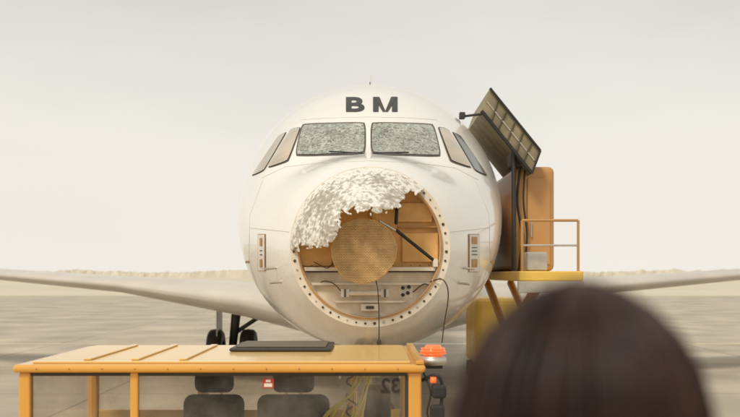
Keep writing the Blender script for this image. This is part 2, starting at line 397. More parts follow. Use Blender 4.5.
def placard(u0, v0, u1, v1, lines):
    patch('placard', [(u0, v1), (u1, v1), (u1, v0), (u0, v0)], M['ochre2'], 0.004, 4, 8)
    patch('placard_face', [(u0+.7, v1-.7), (u1-.7, v1-.7), (u1-.7, v0+.7), (u0+.7, v0+.7)], M['white'], 0.009, 4, 8)
    for (a, b, c) in lines:
        patch('placard_text', [(u0+2.8, b), (u1-2.8, b), (u1-2.8, a), (u0+2.8, a)], c, 0.013, 4, 3)
placard(468, 234, 479, 272, [(237, 244, M['ochre2']), (247, 248, M['bolt']), (250.5, 251.5, M['bolt']), (254, 255, M['bolt']), (259, 267, M['ochre2'])])
placard(258, 234, 266, 271, [(238, 246, M['ochre2']), (250, 251, M['bolt']), (254, 255, M['bolt']), (259, 267, M['ochre2'])])
for (u, v) in ((493, 262), (247, 262), (485, 291), (254, 292)):
    patch('static_port', [(u-2.4, v+1.1), (u+2.4, v+1.1), (u+2.4, v-1.1), (u-2.4, v-1.1)], M['ochre2'], 0.006, 4, 4)
for (u, v) in ((276, 268), (463, 268), (281, 282), (458, 283)):
    p = sight(u, v, 0); sg = -1 if u < 370 else 1
    tube('pitot_probe', [p, p+Vector((sg*0.09, -0.02, -0.01)), p+Vector((sg*0.11, -0.14, -0.01))], 0.012, M['alu'], plane)
for sx in (-1, 1):
    for k in range(22):
        y = 8.5+k*0.53*1.5
        c = sec(y, R(10) if sx > 0 else R(170)); V = []
        for j in range(12):
            a = 2*math.pi*j/12; V.append((c.x+sx*0.012, y+0.12*math.cos(a), c.z+0.17*math.sin(a)))
        addmesh('cabin_window', V, [tuple(range(12))], M['darkglass'], plane)

# radome remnant
RR = 0.764; RL = 0.82; ZC = 2.917
def radome_y(r): return -RL*(1-min(1, r/RR)**(1/0.6))
tear = [(286, 252), (296, 249), (305, 247), (313, 246), (320, 247), (327, 243), (333, 241), (337, 232), (336.5, 222), (342, 214), (350, 210), (360, 209), (370, 210), (381, 211), (389, 208), (396, 209), (400, 202), (405, 199), (409, 192), (418, 193), (430, 189)]
tear.sort(key=lambda p: p[0])
def tear_z(u):
    for a, b in zip(tear[:-1], tear[1:]):
        if a[0] <= u <= b[0] and b[0] != a[0]: return a[1]+(b[1]-a[1])*(u-a[0])/(b[0]-a[0])
    return 252 if u < 286 else 189
NR, NA = 150, 640
V = []; F = []
for i in range(NR+1):
    r = RR*(i/NR)
    for j in range(NA):
        a = 2*math.pi*j/NA
        x, z = r*math.cos(a), ZC+r*math.sin(a)
        y = radome_y(r)
        edge = max(0, min(1, (RR-r)/0.08))
        d = 0.010*noise.noise(Vector((x*10, y*10, z*10)))+0.004*noise.noise(Vector((x*26, y*26, z*26)))
        V.append((x, y+d*edge*1.5, z+d*edge))
for i in range(NR):
    for j in range(NA):
        q = (i*NA+j, (i+1)*NA+j, (i+1)*NA+(j+1) % NA, i*NA+(j+1) % NA)
        x, y, z = V[q[0]]
        u = 370+FP*x/(y+9); v = 275-FP*(z-2.65)/(y+9)
        jag = 4.5*noise.noise(Vector((u*0.13, v*0.13, 1.3)))+5.0*noise.noise(Vector((u*0.33, v*0.33, 7.7)))
        if v+jag < tear_z(u+jag*0.6) and u < 427: F.append(q)
rad = addmesh('torn_radome', V, F, M['dent'], plane, True)
bm = bmesh.new(); bm.from_mesh(rad.data)
bmesh.ops.delete(bm, geom=[v for v in bm.verts if not v.link_faces], context='VERTS')
bmesh.ops.recalc_face_normals(bm, faces=bm.faces)
if sum((f.normal.y for f in bm.faces)) > 0: bmesh.ops.reverse_faces(bm, faces=bm.faces)
bm.to_mesh(rad.data); bm.free()
rad.data.materials.append(M['cream2'])
so = rad.modifiers.new('s', 'SOLIDIFY'); so.thickness = 0.012; so.offset = -1; so.material_offset_rim = 1; so.material_offset = 1

# bulkhead
def ring(name, r0, r1, y0, y1, m, n=96):
    V = []; F = []
    for j in range(n):
        a = 2*math.pi*j/n; c, s = math.cos(a), math.sin(a)
        V += [(r0*c, y0, ZC+r0*s), (r1*c, y0, ZC+r1*s), (r1*c, y1, ZC+r1*s), (r0*c, y1, ZC+r0*s)]
    for j in range(n):
        a = j*4; b = ((j+1) % n)*4
        F += [(a, a+1, b+1, b), (a+1, a+2, b+2, b+1), (a+2, a+3, b+3, b+2), (a+3, a, b, b+3)]
    return addmesh(name, V, F, m, plane)
ring('radome_flange', 0.69, 0.766, -0.012, 0.05, M['cream2'])
ring('flange_lip', 0.676, 0.692, -0.03, 0.12, M['ochre2'])
ring('recess_wall', 0.672, 0.678, -0.01, 0.20, M['cream'])
for j in range(52):
    a = 2*math.pi*(j+0.5)/52
    x, z = 0.730*math.cos(a), ZC+0.730*math.sin(a)
    rb = random.choice((0.009, 0.012, 0.012, 0.015))
    cyl('flange_bolt', (x, -0.010, z), (x, -0.020, z), rb, rb*0.85, M['bolt'] if j % 4 else M['alu'], plane, 10)
def chord_sheet(name, zlo, zhi, y, m, r=0.672, n=40, th=0.02):
    V = []; zs = [zlo+(zhi-zlo)*i/n for i in range(n+1)]
    for z in zs:
        h = math.sqrt(max(0.0004, r*r-(z-ZC)**2)); V += [(-h, y, z), (h, y, z)]
    F = [(2*i, 2*i+1, 2*i+3, 2*i+2) for i in range(n)]
    o = addmesh(name, V, F, m, plane); s = o.modifiers.new('s', 'SOLIDIFY'); s.thickness = th; s.offset = 1
    return o
chord_sheet('bulkhead_upper', 2.72, ZC+0.671, 0.14, M['ochre'])
chord_sheet('bulkhead_lower', ZC-0.671, 2.715, 0.10, M['cream'])
chord_sheet('shelf_beam', 2.69, 2.725, 0.03, M['cream2'], 0.66, 4, 0.03)
chord_sheet('stiffener', 2.555, 2.575, 0.06, M['cream2'], 0.66, 4, 0.03)
chord_sheet('stiffener', 2.385, 2.405, 0.06, M['cream2'], 0.62, 4, 0.03)
chord_sheet('gap_strip', 2.675, 2.688, 0.07, M['bolt'], 0.66, 4, 0.02)
def bx(name, u0, v0, u1, v1, y0, y1, m, bev=0.005):
    s = FP/(9+y0)
    return box(name, ((u0-370)/s, y0, 2.65+(275-v1)/s), ((u1-370)/s, y1, 2.65+(275-v0)/s), m, plane, bev)
def pt(u, v, y):
    s = FP/(9+y); return ((u-370)/s, y, 2.65+(275-v)/s)
bx('ochre_panel', 398, 203, 432, 222, 0.08, 0.13, M['ochre'])
bx('ochre_panel', 300, 238, 332, 266, 0.08, 0.13, M['ochre'])
bx('ochre_rib', 372, 200, 377, 268, 0.06, 0.13, M['ochre'])
bx('ochre_rib', 398, 226, 438, 228, 0.06, 0.13, M['ochre2'])
bx('ochre_panel', 402, 233, 438, 262, 0.09, 0.13, M['ochre'])
for k in range(16):
    x, y, z = pt(303+k*9, 265.5, 0.02)
    cyl('rivet', (x, 0.028, z), (x, 0.02, z), 0.006, 0.005, M['bolt'], plane, 8)
for zz in (2.62, 2.47, 2.34):
    for k in range(14):
        x = -0.52+k*0.08
        if x*x+(zz-ZC)**2 < 0.6**2: cyl('rivet', (x, 0.098, zz), (x, 0.088, zz), 0.006, 0.005, M['bolt'], plane, 8)
tube('gas_strut', [pt(379, 221, -0.22), pt(398, 232, -0.15)], 0.012, M['alu'], plane)
tube('gas_strut_body', [pt(396, 230, -0.16), pt(437, 263, 0.0)], 0.016, M['black'], plane)
tube('hinge_rod', [pt(397, 205, 0.0), pt(396, 224, -0.05)], 0.016, M['black'], plane)
bx('hinge_block', 392, 201, 400, 208, -0.05, 0.09, M['dark'])
bx('strut_foot', 433, 259, 438, 267, -0.03, 0.1, M['cream2'])
tube('actuator', [pt(343, 293, -0.02), pt(386, 293, -0.02)], 0.024, M['cream2'], plane)
bx('actuator_end', 341, 289, 349, 297, -0.05, 0.09, M['white']); bx('actuator_end', 381, 289, 389, 297, -0.05, 0.09, M['white'])
tube('actuator_pin', [pt(345, 289, -0.06), pt(345, 297, -0.06)], 0.008, M['bolt'], plane)
tube('actuator_pin', [pt(385, 289, -0.06), pt(385, 297, -0.06)], 0.008, M['bolt'], plane)
bx('latch_box', 361, 304, 379, 311, 0.0, 0.09, M['cream2'])
bx('latch', 366, 306, 374, 309, -0.02, 0.0, M['bolt'])
for (u, v) in ((403, 288), (408, 293), (403, 295), (409, 287)):
    p = pt(u, v, 0.04); cyl('connector', p, (p[0], 0.1, p[2]), 0.015, 0.02, M['black'], plane, 12, 0.004)
bx('connector_plate', 399, 284, 413, 298, 0.075, 0.098, M['cream2'])
tube('harness', smoothpts([pt(413, 292, 0.05), pt(424, 284, 0.02), pt(432, 286, 0.02), pt(438, 278, 0.04)]), 0.006, M['bolt'], plane)
tube('harness', smoothpts([pt(318, 284, 0.05), pt(325, 281, 0.03), pt(334, 284, 0.03), pt(341, 291, 0.02)]), 0.005, M['bolt'], plane)
cx, cy_, cz = pt(363.5, 250.5, -0.30)
n = 90; V = []
for j in range(n):
    a = 2*math.pi*j/n
    r = 0.297*(1+0.02*math.sin(3*a+1)+(0.02*noise.noise(Vector((math.cos(a)*6, math.sin(a)*6, 0)))))
    V.append((cx+r*math.cos(a), cy_, cz+r*math.sin(a)))
radar = addmesh('radar_antenna_plate', [(cx, cy_-0.004, cz)]+V, [(0, j+1, (j+1) % n+1) for j in range(n)], M['dish'], plane)
s = radar.modifiers.new('s', 'SOLIDIFY'); s.thickness = 0.03; s.offset = 1
tube('radar_plate_edge', V+[V[0]], 0.007, M['ochre'], plane)
cyl('radar_gimbal', (cx, cy_+0.04, cz), (cx, 0.13, cz), 0.08, 0.12, M['dark'], plane, 20, 0.01)
bx('radar_yoke', 352, 240, 378, 260, -0.18, -0.08, M['alu'])
tube('hanging_cable', smoothpts([pt(376, 281, -0.28), pt(378, 292, -0.33), pt(379, 320, -0.34), pt(379, 349, -0.34)]), 0.005, M['black'], plane)
bx('cable_plug', 376.8, 340, 381.2, 352, -0.36, -0.32, M['bolt'])
tube('drain_hose', smoothpts([pt(430, 282, 0.0), pt(441, 279, -0.08), pt(447, 286, -0.1), pt(448, 300, 0.0), pt(444, 325, 0.1), pt(442, 343, 0.1)]), 0.006, M['bolt'], plane)
tube('wire_loop', smoothpts([pt(334, 262, 0.0), pt(328, 268, -0.03), pt(322, 266, 0.0), pt(314, 262, 0.05)]), 0.004, M['bolt'], plane)

def loft(name, stations, m, vertical=False):
    prof = []
    for k in range(17):
        t = k/16; x = 0.5*(1-math.cos(math.pi*t)); yt = 5*0.12*(0.2969*math.sqrt(x)-0.126*x-0.3516*x*x+0.2843*x**3-0.1015*x**4); prof.append((x, yt))
    loop = [(x, y) for x, y in prof]+[(x, -y) for x, y in prof[-2:0:-1]]
    V = []; F = []; k = len(loop)
    for (a, yle, z, ch, th) in stations:
        for (x, t) in loop:
            if vertical: V.append((t*ch*th, yle+x*ch, a))
            else: V.append((a, yle+x*ch, z+t*ch*th))
    for i in range(len(stations)-1):
        for j in range(k): F.append((i*k+j, i*k+(j+1) % k, (i+1)*k+(j+1) % k, (i+1)*k+j))
    F.append(tuple(range(k))); F.append(tuple((len(stations)-1)*k+j for j in range(k)))
    return addmesh(name, V, F, m, plane, True)
for sx in (-1, 1):
    loft('wing', [(sx*1.5, 11.6, 1.85, 7.0, 1.35), (sx*3.0, 12.6, 2.05, 6.0, 1.2), (sx*6.4, 14.6, 2.40, 4.0, 0.9), (sx*16.9, 20.4, 3.1, 1.5, 0.8)], M['grey'])
    loft('tailplane', [(sx*0.5, 31.2, 4.7, 3.6, 0.9), (sx*5.6, 34.2, 5.1, 1.6, 0.8)], M['paint'])
    gx = sx*3.8
    cyl('main_gear_leg', (gx, 17, 0.58), (gx-sx*0.2, 16.8, 2.2), 0.11, 0.14, M['dark'], plane)
    tube('gear_brace', [(gx, 17, 1.0), (gx-sx*1.5, 17, 2.0)], 0.06, M['dark'], plane)
    box('gear_door', (gx+sx*0.35, 16.6, 0.95), (gx+sx*0.38, 17.5, 2.2), M['grey'], plane)
    wheel('main_wheel', (gx-0.45, 17, 0.58), 0.58, 0.4, plane); wheel('main_wheel', (gx+0.45, 17, 0.58), 0.58, 0.4, plane)
    tube('main_axle', [(gx-0.45, 17, 0.58), (gx+0.45, 17, 0.58)], 0.08, M['dark'], plane)
loft('vertical_fin', [(5.3, 28.6, 0, 6.5, 0.55), (6.3, 30.3, 0, 5.6, 0.5), (11.95, 34.6, 0, 2.4, 0.45)], M['paint'], True)
bm = bmesh.new(); bmesh.ops.create_uvsphere(bm, u_segments=32, v_segments=20, radius=1)
for v in bm.verts: v.co = Vector((v.co.x*2.15, v.co.y*5.2+15, v.co.z*0.75+1.85))
me = bpy.data.meshes.new('belly_fairing'); bm.to_mesh(me); bm.free(); me.materials.append(M['grey'])
for p in me.polygons: p.use_smooth = True
o = bpy.data.objects.new('belly_fairing', me); S.collection.objects.link(o); o.parent = plane
cyl('nose_gear_leg', (0, 5.0, 0.4), (0, 4.8, 1.8), 0.07, 0.09, M['alu'], plane)
tube('nose_gear_brace', [(0, 5.0, 0.8), (0, 6.2, 1.7)], 0.04, M['alu'], plane)
wheel('nose_wheel', (-0.25, 5, 0.38), 0.38, 0.22, plane); wheel('nose_wheel', (0.25, 5, 0.38), 0.38, 0.22, plane)
tube('nose_axle', [(-0.25, 5, 0.38), (0.25, 5, 0.38)], 0.05, M['dark'], plane)
for sx in (-1, 1): box('nose_gear_door', (sx*0.42, 4.6, 1.15), (sx*0.45, 6.4, 1.68), M['paint'], plane)
box('taxi_light', (-0.16, 4.75, 1.15), (0.16, 4.85, 1.3), M['alu'], plane)
addmesh('blade_antenna', [(-0.012, 6.2, 5.47), (0.012, 6.2, 5.47), (0.012, 6.6, 5.47), (-0.012, 6.6, 5.47), (-0.006, 6.45, 5.82), (0.006, 6.45, 5.82), (0.006, 6.62, 5.82), (-0.006, 6.62, 5.82)],
        [(0, 1, 5, 4), (1, 2, 6, 5), (2, 3, 7, 6), (3, 0, 4, 7), (4, 5, 6, 7)], M['dark'], plane)

# ------------------------------------------------------------ PUSHBACK TUG
tug = empty('pushback_tug')
X0, X1, YF, YB, ZR = -2.15, 0.31, -3.24, -1.75, 2.115
box('chassis', (X0-0.15, -5.2, 0.35), (X1+0.15, -0.2, 0.95), M['tugo'], tug, 0.05)
box('bumper', (X0-0.18, -5.35, 0.4), (X1+0.18, -5.2, 0.7), M['dark'], tug, 0.03)
box('hood', (X0-0.1, -5.1, 0.95), (X1+0.1, -3.35, 1.12), M['tugy'], tug, 0.04)
box('rear_deck', (X0-0.1, -1.7, 0.95), (X1+0.1, -0.3, 1.1), M['tugy'], tug, 0.04)
for wx in (X0-0.1, X1+0.1):
    for wy in (-4.4, -1.0): wheel('tug_wheel', (wx, wy, 0.42), 0.42, 0.3, tug)
for lx in (X0+0.1, X1-0.1): cyl('headlamp', (lx, -5.22, 0.82), (lx, -5.17, 0.82), 0.08, 0.08, M['white'], tug)
box('cab_floor', (X0, YF, 0.96), (X1, YB, 1.02), M['dark'], tug)
box('cab_front_panel', (X0, YF, 1.02), (X1-0.08, YF+0.06, 1.35), M['tugo'], tug)
box('dashboard', (X0+0.1, YF+0.07, 1.3), (X1-0.1, YF+0.3, 1.45), M['dark'], tug, 0.04)
HT = ZR-0.062
box('cab_side_panel', (X0, YF+0.075, 1.02), (X0+0.05, YB-0.075, 1.55), M['tugo'], tug)
box('cab_rear_panel', (X0+0.07, YB-0.05, 1.02), (X1-0.08, YB, 1.62), M['tugy'], tug)
box('rear_window_header', (X0+0.07, YB-0.05, HT-0.10), (X1-0.08, YB, HT), M['tugy'], tug)
box('rear_window_mullion', (-1.32, YB-0.045, 1.62), (-1.24, YB-0.005, HT-0.1), M['tugy'], tug)
box('rear_window_mullion', (-0.16, YB-0.045, 1.62), (-0.10, YB-0.005, HT-0.1), M['tugy'], tug)
addmesh('rear_window', [(X0+0.07, YB-0.02, 1.62), (X1-0.08, YB-0.02, 1.62), (X1-0.08, YB-0.02, HT-0.1), (X0+0.07, YB-0.02, HT-0.1)], [(0, 1, 2, 3)], mat_glass('rear_glass', 0.15, 0.5), tug)
addmesh('side_window', [(X0+0.02, YF+0.08, 1.55), (X0+0.02, YB-0.08, 1.55), (X0+0.02, YB-0.08, HT), (X0+0.02, YF+0.08, HT)], [(0, 1, 2, 3)], M['glass'], tug)
for (px, py) in ((X0, YF), (X0, YB-0.07)):
    box('cab_post', (px, py, 1.35), (px+0.07, py+0.07, HT), M['tugo'], tug, 0.012)
for (px, py) in ((X1-0.075, YF), (X1-0.075, YB-0.07)):
    box('cab_post', (px, py, 1.02), (px+0.08, py+0.07, HT), M['tugo'], tug, 0.012)
box('windshield_pillar', (-1.47, YF+0.005, 1.35), (-1.42, YF+0.045, HT), M['tugo'], tug, 0.01)
box('roof', (X0-0.03, YF-0.03, HT), (X1+0.03, YB+0.03, ZR-0.012), M['tugo'], tug, 0.024)
box('roof_panel', (X0+0.06, YF+0.07, ZR-0.012), (X1-0.06, YB-0.05, ZR), M['tugy'], tug, 0.005)
for k in range(4):
    x = X0+0.35+k*0.3
    if x < -1.05: box('roof_rib', (x, YF+0.15, ZR+0.001), (x+0.05, YB-0.12, ZR+0.012), M['tugy'], tug, 0.006)
for k in range(12):
    x = X0+0.12+k*0.2
    cyl('roof_rivet', (x, YF-0.028, HT+0.025), (x, YF-0.034, HT+0.025), 0.004, 0.003, M['bolt'], tug, 10)
box('roof_gutter', (X1-0.03, YF-0.02, ZR-0.011), (X1+0.02, YB, ZR+0.012), M['tugo'], tug, 0.006)
box('roof_hatch', (-0.98, -2.45, ZR+0.002), (-0.27, -1.80, ZR+0.026), M['dark'], tug, 0.012)
box('roof_hatch_lid', (-0.94, -2.4, ZR+0.026), (-0.31, -1.85, ZR+0.036), M['olive2'], tug, 0.006)
box('visor_seal', (X0+0.07, YF+0.012, HT-0.022), (X1-0.08, YF+0.04, HT-0.001), M['dark'], tug, 0.004)
box('post_seal', (X1-0.095, YF+0.012, 1.35), (X1-0.077, YF+0.04, HT-0.023), M['dark'], tug, 0.003)
addmesh('windshield', [(X0+0.07, YF+0.03, 1.35), (X1-0.08, YF+0.03, 1.35), (X1-0.08, YF+0.03, HT-0.01), (X0+0.07, YF+0.03, HT-0.01)], [(0, 1, 2, 3)], M['glass'], tug)
tube('tug_wiper', [(-1.1, YF-0.01, 1.36), (-0.98, YF-0.015, 1.72)], 0.008, M['black'], tug)
def seat(x, w=0.46, hr=0.24):
    y = YF+0.75
    box('seat_cushion', (x-w/2, y-0.45, 1.12), (x+w/2, y, 1.25), M['seat'], tug, 0.05)
    box('seat_back', (x-w/2, y-0.08, 1.22), (x+w/2, y+0.06, 1.825), M['seat'], tug, 0.068, Matrix.Rotation(R(-6), 3, 'X'))
    box('headrest', (x-hr/2, y-0.03, 1.835), (x+hr/2, y+0.08, 1.985), M['seat'], tug, 0.05)
    for k in (-0.05, 0.05): tube('headrest_post', [(x+k, y+0.02, 1.75), (x+k, y+0.02, 1.87)], 0.008, M['alu'], tug)
    box('seat_base', (x-0.15, y-0.42, 1.02), (x+0.15, y-0.05, 1.12), M['dark'], tug)
seat(-0.53, 0.50, 0.29); seat(-1.08, 0.42, 0.27)
cyl('steering_column', (-0.55, YF+0.15, 1.1), (-0.55, YF+0.38, 1.5), 0.03, 0.03, M['dark'], tug)
V = []; F = []
n, k = 32, 8
rot = Matrix.Rotation(R(-35), 3, 'X')
for i in range(n):
    for j in range(k):
        a = 2*math.pi*i/n; b = 2*math.pi*j/k
        p = rot @ Vector(((0.18+0.014*math.cos(b))*math.cos(a), (0.18+0.014*math.cos(b))*math.sin(a), 0.014*math.sin(b)))
        V.append(p+Vector((-0.55, YF+0.38, 1.52)))
for i in range(n):
    for j in range(k): F.append((i*k+j, i*k+(j+1) % k, ((i+1) % n)*k+(j+1) % k, ((i+1) % n)*k+j))
addmesh('steering_wheel', V, F, M['black'], tug, True)
for k in range(8):
    x = -0.20+k*0.016+random.uniform(-.01, .01); b = random.uniform(-0.12, 0.12)
    tube('cargo_strap', smoothpts([(x+0.10, YF+0.2, 2.03), (x+0.05+b*0.3, YF+0.2+b*.5, 1.90), (x-0.04+b, YF+0.2, 1.76), (x-0.14+b, YF+0.25, 1.5)]), 0.0065, M['greenhose'], tug)
box('interior_box', (-0.04, YF+0.5, 1.3), (0.14, YF+0.7, 1.90), M['dark'], tug, 0.02)
tube('coiled_lead', smoothpts([(-0.12+0.03*math.cos(i*1.3), YF+0.24+0.03*math.sin(i*1.3), 2.02-i*0.02) for i in range(22)], 3), 0.006, M['bolt'], tug)
yl = YF+0.024
def rect(name, x0, z0, x1, z1, y, m, par): return addmesh(name, [(x0, y, z0), (x1, y, z0), (x1, y, z1), (x0, y, z1)], [(0, 1, 2, 3)], m, par)
rect('sticker', -0.66, 1.955, -0.59, 2.015, yl, M['red'], tug)
rect('sticker_mark', -0.65, 1.963, -0.60, 1.985, yl-0.003, M['white'], tug)
rect('sticker_mark', -0.64, 1.992, -0.61, 2.008, yl-0.003, M['white'], tug)
cu = bpy.data.curves.new('fleet_number', 'FONT'); cu.body = '32'; cu.size = 0.12; cu.offset = 0.003; cu.materials.append(M['letter'])
o = bpy.data.objects.new('fleet_number', cu); S.collection.objects.link(o); o.parent = tug
o.location = (0.185, yl, 1.93); o.rotation_euler = (R(90), 0, 0); o.scale = (-1, 1, 1)
bxx, byy, bz = 0.405, -2.95, 2.145
box('beacon_bracket', (X1+0.03, byy-0.03, 2.05), (bxx+0.06, byy+0.03, 2.075), M['dark'], tug, 0.005)
cyl('beacon_base', (bxx, byy, 2.075), (bxx, byy, 2.13), 0.088, 0.085, M['alu'], tug, 28, 0.008)
cyl('beacon_lens', (bxx, byy, 2.13), (bxx, byy, 2.20), 0.084, 0.070, M['beacon'], tug, 28, 0.02)
for k in range(3):
    zz = 2.147+k*0.016; rr_ = 0.0845-k*0.0035
    tube('lens_rib', [(bxx+rr_*math.cos(2*math.pi*i/28), byy+rr_*math.sin(2*math.pi*i/28), zz) for i in range(29)], 0.0028, M['beacon'], tug)
tube('mirror_arm', smoothpts([(X1+0.01, YF+0.05, 2.0), (0.40, YF-0.02, 2.04), (0.44, YF-0.02, 1.98), (0.43, YF-0.02, 1.8)]), 0.011, M['black'], tug)
box('work_lamp', (0.375, YF-0.06, 1.90), (0.465, YF+0.02, 1.985), M['black'], tug, 0.02)
box('mirror_housing', (0.365, YF-0.04, 1.60), (0.455, YF+0.0, 1.86), M['black'], tug, 0.02)
tube('lamp_cable', smoothpts([(0.33, YF+0.05, 2.05), (0.37, YF, 1.93), (0.35, YF, 1.80), (0.40, YF, 1.72)]), 0.006, M['black'], tug)
cyl('marker_lamp', (0.385, YF-0.03, 1.995), (0.385, YF-0.03, 2.03), 0.02, 0.018, M['beacon'], tug)
tube('tow_bar', [(0, -0.2, 0.6), (0, 4.7, 0.4)], 0.06, M['tugy'], tug)

# ------------------------------------------------------------ HIGH LIFT SERVICE TRUCK (slim)
tr = empty('high_lift_truck')
tx0, tx1, ty0, ty1 = 2.05, 2.72, 4.6, 8.6
box('truck_chassis', (tx0, 3.0, 0.55), (tx1+0.2, 11, 0.85), M['dark'], tr, 0.03)
box('truck_cab', (tx0, 9.3, 0.85), (tx1+0.2, 11.2, 2.2), M['trucky'], tr, 0.12)
for wx in (tx0+0.15, tx1+0.05):
    for wy in (4.0, 10.2): wheel('truck_wheel', (wx, wy, 0.5), 0.5, 0.28, tr)
for a, b in (((3.2, 0.9), (8.4, 2.5)), ((3.2, 2.5), (8.4, 0.9))):
    for x in (tx0+0.12, tx1-0.12):
        tube('scissor_arm', [(x, a[0], a[1]), (x, b[0], b[1])], 0.07, M['truck'], tr)
box('platform', (tx0-0.15, 3.0, 2.57), (tx1, ty1, 2.70), M['trucky'], tr, 0.02)
box('platform_skirt', (tx0-0.17, 2.96, 2.42), (tx1, 3.02, 2.57), M['alu'], tr, 0.01)
box('lift_box', (tx0+0.03, 4.6, 2.705), (tx1-0.05, 8.5, 4.22), M['truck'], tr, 0.08)
box('lift_box_door', (tx0+0.22, 4.575, 2.80), (tx1-0.12, 4.602, 4.05), M['truck'], tr, 0.012)
tube('door_handle', [(tx0+0.27, 4.55, 3.2), (tx0+0.27, 4.55, 3.4)], 0.012, M['alu'], tr)
tube('hydraulic_line', smoothpts([(tx0+0.10, 4.5, 4.2), (tx0+0.06, 4.5, 3.7), (tx0+0.13, 4.5, 3.2), (tx0+0.08, 4.5, 2.7)]), 0.018, M['black'], tr)
tube('hydraulic_line', smoothpts([(tx0+0.17, 4.5, 4.2), (tx0+0.15, 4.5, 3.7), (tx0+0.2, 4.5, 3.2), (tx0+0.15, 4.5, 2.7)]), 0.014, M['black'], tr)
box('control_box', (tx0-0.02, 3.2, 2.705), (tx0+0.25, 3.5, 2.95), M['alu'], tr, 0.02)
for k in range(2):
    x = tx0-0.1+k*0.72
    tube('guard_post', [(x, 3.08, 2.70), (x, 3.08, 3.35)], 0.018, M['truck'], tr)
tube('guard_rail', [(tx0-0.1, 3.08, 3.35), (tx0+0.62, 3.08, 3.35)], 0.018, M['truck'], tr)
tube('guard_rail', [(tx0-0.1, 3.08, 3.03), (tx0+0.62, 3.08, 3.03)], 0.014, M['alu'], tr)
tube('mast_post', [(tx0+0.0, 4.42, 2.70), (tx0+0.0, 4.42, 4.6)], 0.035, M['dark'], tr)
A = Vector((1.69, 4.6, 5.28)); B = Vector((2.40, 4.6, 4.40))
OF = Vector((0.12, 0, 0.32))
# open-fronted hood: thin top sheet, thin bottom sheet, back wall
V = []
for y in (4.3, 6.3):
    for p in (A, B): V += [Vector((p.x, y, p.z)), Vector((p.x, y, p.z))-OF]
addmesh('canopy', V, [(0, 1, 3, 2), (4, 6, 7, 5), (0, 2, 6, 4), (1, 5, 7, 3), (0, 4, 5, 1), (2, 3, 7, 6)], M['olive'], tr)
for k in range(1, 6):
    p = A.lerp(B, k/6+0.02*math.sin(k*3.1))
    tube('canopy_rib', [(p.x-0.01, 4.285, p.z-0.03), (p.x-0.11+0.02*math.sin(k*2.1), 4.285, p.z-0.29)], 0.012, M['olive2'], tr)
tube('canopy_stringer', [A.lerp(B, .03)+Vector((-.06, -.31, -.16)), A.lerp(B, .97)+Vector((-.06, -.31, -.16))], 0.010, M['sealant'], tr)
tube('canopy_edge', [(A.x, 4.26, A.z), (B.x, 4.26, B.z)], 0.018, M['black'], tr)
tube('canopy_edge', [(A.x-0.12, 4.26, A.z-0.32), (B.x-0.12, 4.26, B.z-0.32)], 0.026, M['black'], tr)
tube('canopy_edge', [(B.x, 4.26, B.z), (B.x-0.12, 4.26, B.z-0.32)], 0.016, M['black'], tr)
tube('canopy_stay', [(A.x-0.1, 4.4, A.z-0.34), (A.x-0.34, 4.4, A.z-0.37)], 0.018, M['dark'], tr)
box('stay_bumper', (A.x-0.42, 4.34, A.z-0.41), (A.x-0.34, 4.46, A.z-0.32), M['dark'], tr, 0.01)
box('canopy_foot', (2.02, 4.45, 4.2), (2.3, 4.9, 4.42), M['dark'], tr, 0.03)

# ------------------------------------------------------------ PERSON + viewing platform
FLZ = 1.0
ps = empty('boarding_stairs')
box('stair_landing', (-1.2, -11, 0.9), (1.2, -7.6, FLZ), M['alu'], ps, 0.01)
for k in range(5):
    box('step', (1.2+k*0.28, -10.5, 0.72-k*0.18), (1.48+k*0.28, -8.2, 0.76-k*0.18+0.02), M['alu'], ps, 0.005)
for x in (-1.1, 1.1):
    for y in (-10.9, -7.7): tube('landing_leg', [(x, y, 0), (x, y, 0.9)], 0.05, M['dark'], ps)
tube('hand_rail', [(-1.15, -11, FLZ), (-1.15, -11, 2.0), (-1.15, -7.65, 2.0), (-1.15, -7.65, FLZ)], 0.025, M['alu'], ps)
tube('hand_rail', [(-1.15, -7.65, 2.0), (1.15, -7.65, 2.0), (1.15, -7.65, FLZ)], 0.025, M['alu'], ps)

PX, PY = 0.190, -8.16
person = empty('person')
def skinmesh(name, verts, edges, radii, m, root=0, sub=2):
    me = bpy.data.meshes.new(name); me.from_pydata(verts, edges, []); me.update()
    o = bpy.data.objects.new(name, me); S.collection.objects.link(o); me.materials.append(m); o.parent = person
    md = o.modifiers.new('skin', 'SKIN'); md.use_smooth_shade = True
    for i, r in enumerate(radii):
        sv = me.skin_vertices[0].data[i]
        sv.radius = r if isinstance(r, tuple) else (r, r); sv.use_root = (i == root)
    sb = o.modifiers.new('sub', 'SUBSURF'); sb.levels = sub; sb.render_levels = sub
    return o
def P(x, y, z): return (PX+x, PY+y, FLZ+z)
skinmesh('legs', [P(0, 0, .92), P(.09, 0, .86), P(.10, .01, .48), P(.10, -.01, .10), P(-.09, 0, .86), P(-.10, .01, .48), P(-.10, -.01, .10)],
         [(0, 1), (1, 2), (2, 3), (0, 4), (4, 5), (5, 6)], [.13, .095, .065, .055, .095, .065, .055], M['trouser'])
for sx in (-1, 1):
    skinmesh('shoe', [P(sx*.10, -.05, .045), P(sx*.105, .05, .045), P(sx*.115, .15, .035)], [(0, 1), (1, 2)], [.042, .045, .032], M['shoe'])
skinmesh('jacket', [P(0, 0, .86), P(0, 0, 1.08), P(0, -.01, 1.25), P(0, -.01, 1.36), P(.15, -.01, 1.35), P(.20, -.02, 1.10), P(.21, .03, .87), P(-.15, -.01, 1.35), P(-.20, -.02, 1.10), P(-.21, .03, .87)],
         [(0, 1), (1, 2), (2, 3), (3, 4), (4, 5), (5, 6), (3, 7), (7, 8), (8, 9)], [(.16, .12), (.14, .11), (.15, .11), (.09, .07), .06, .048, .038, .06, .048, .038], M['cloth'])
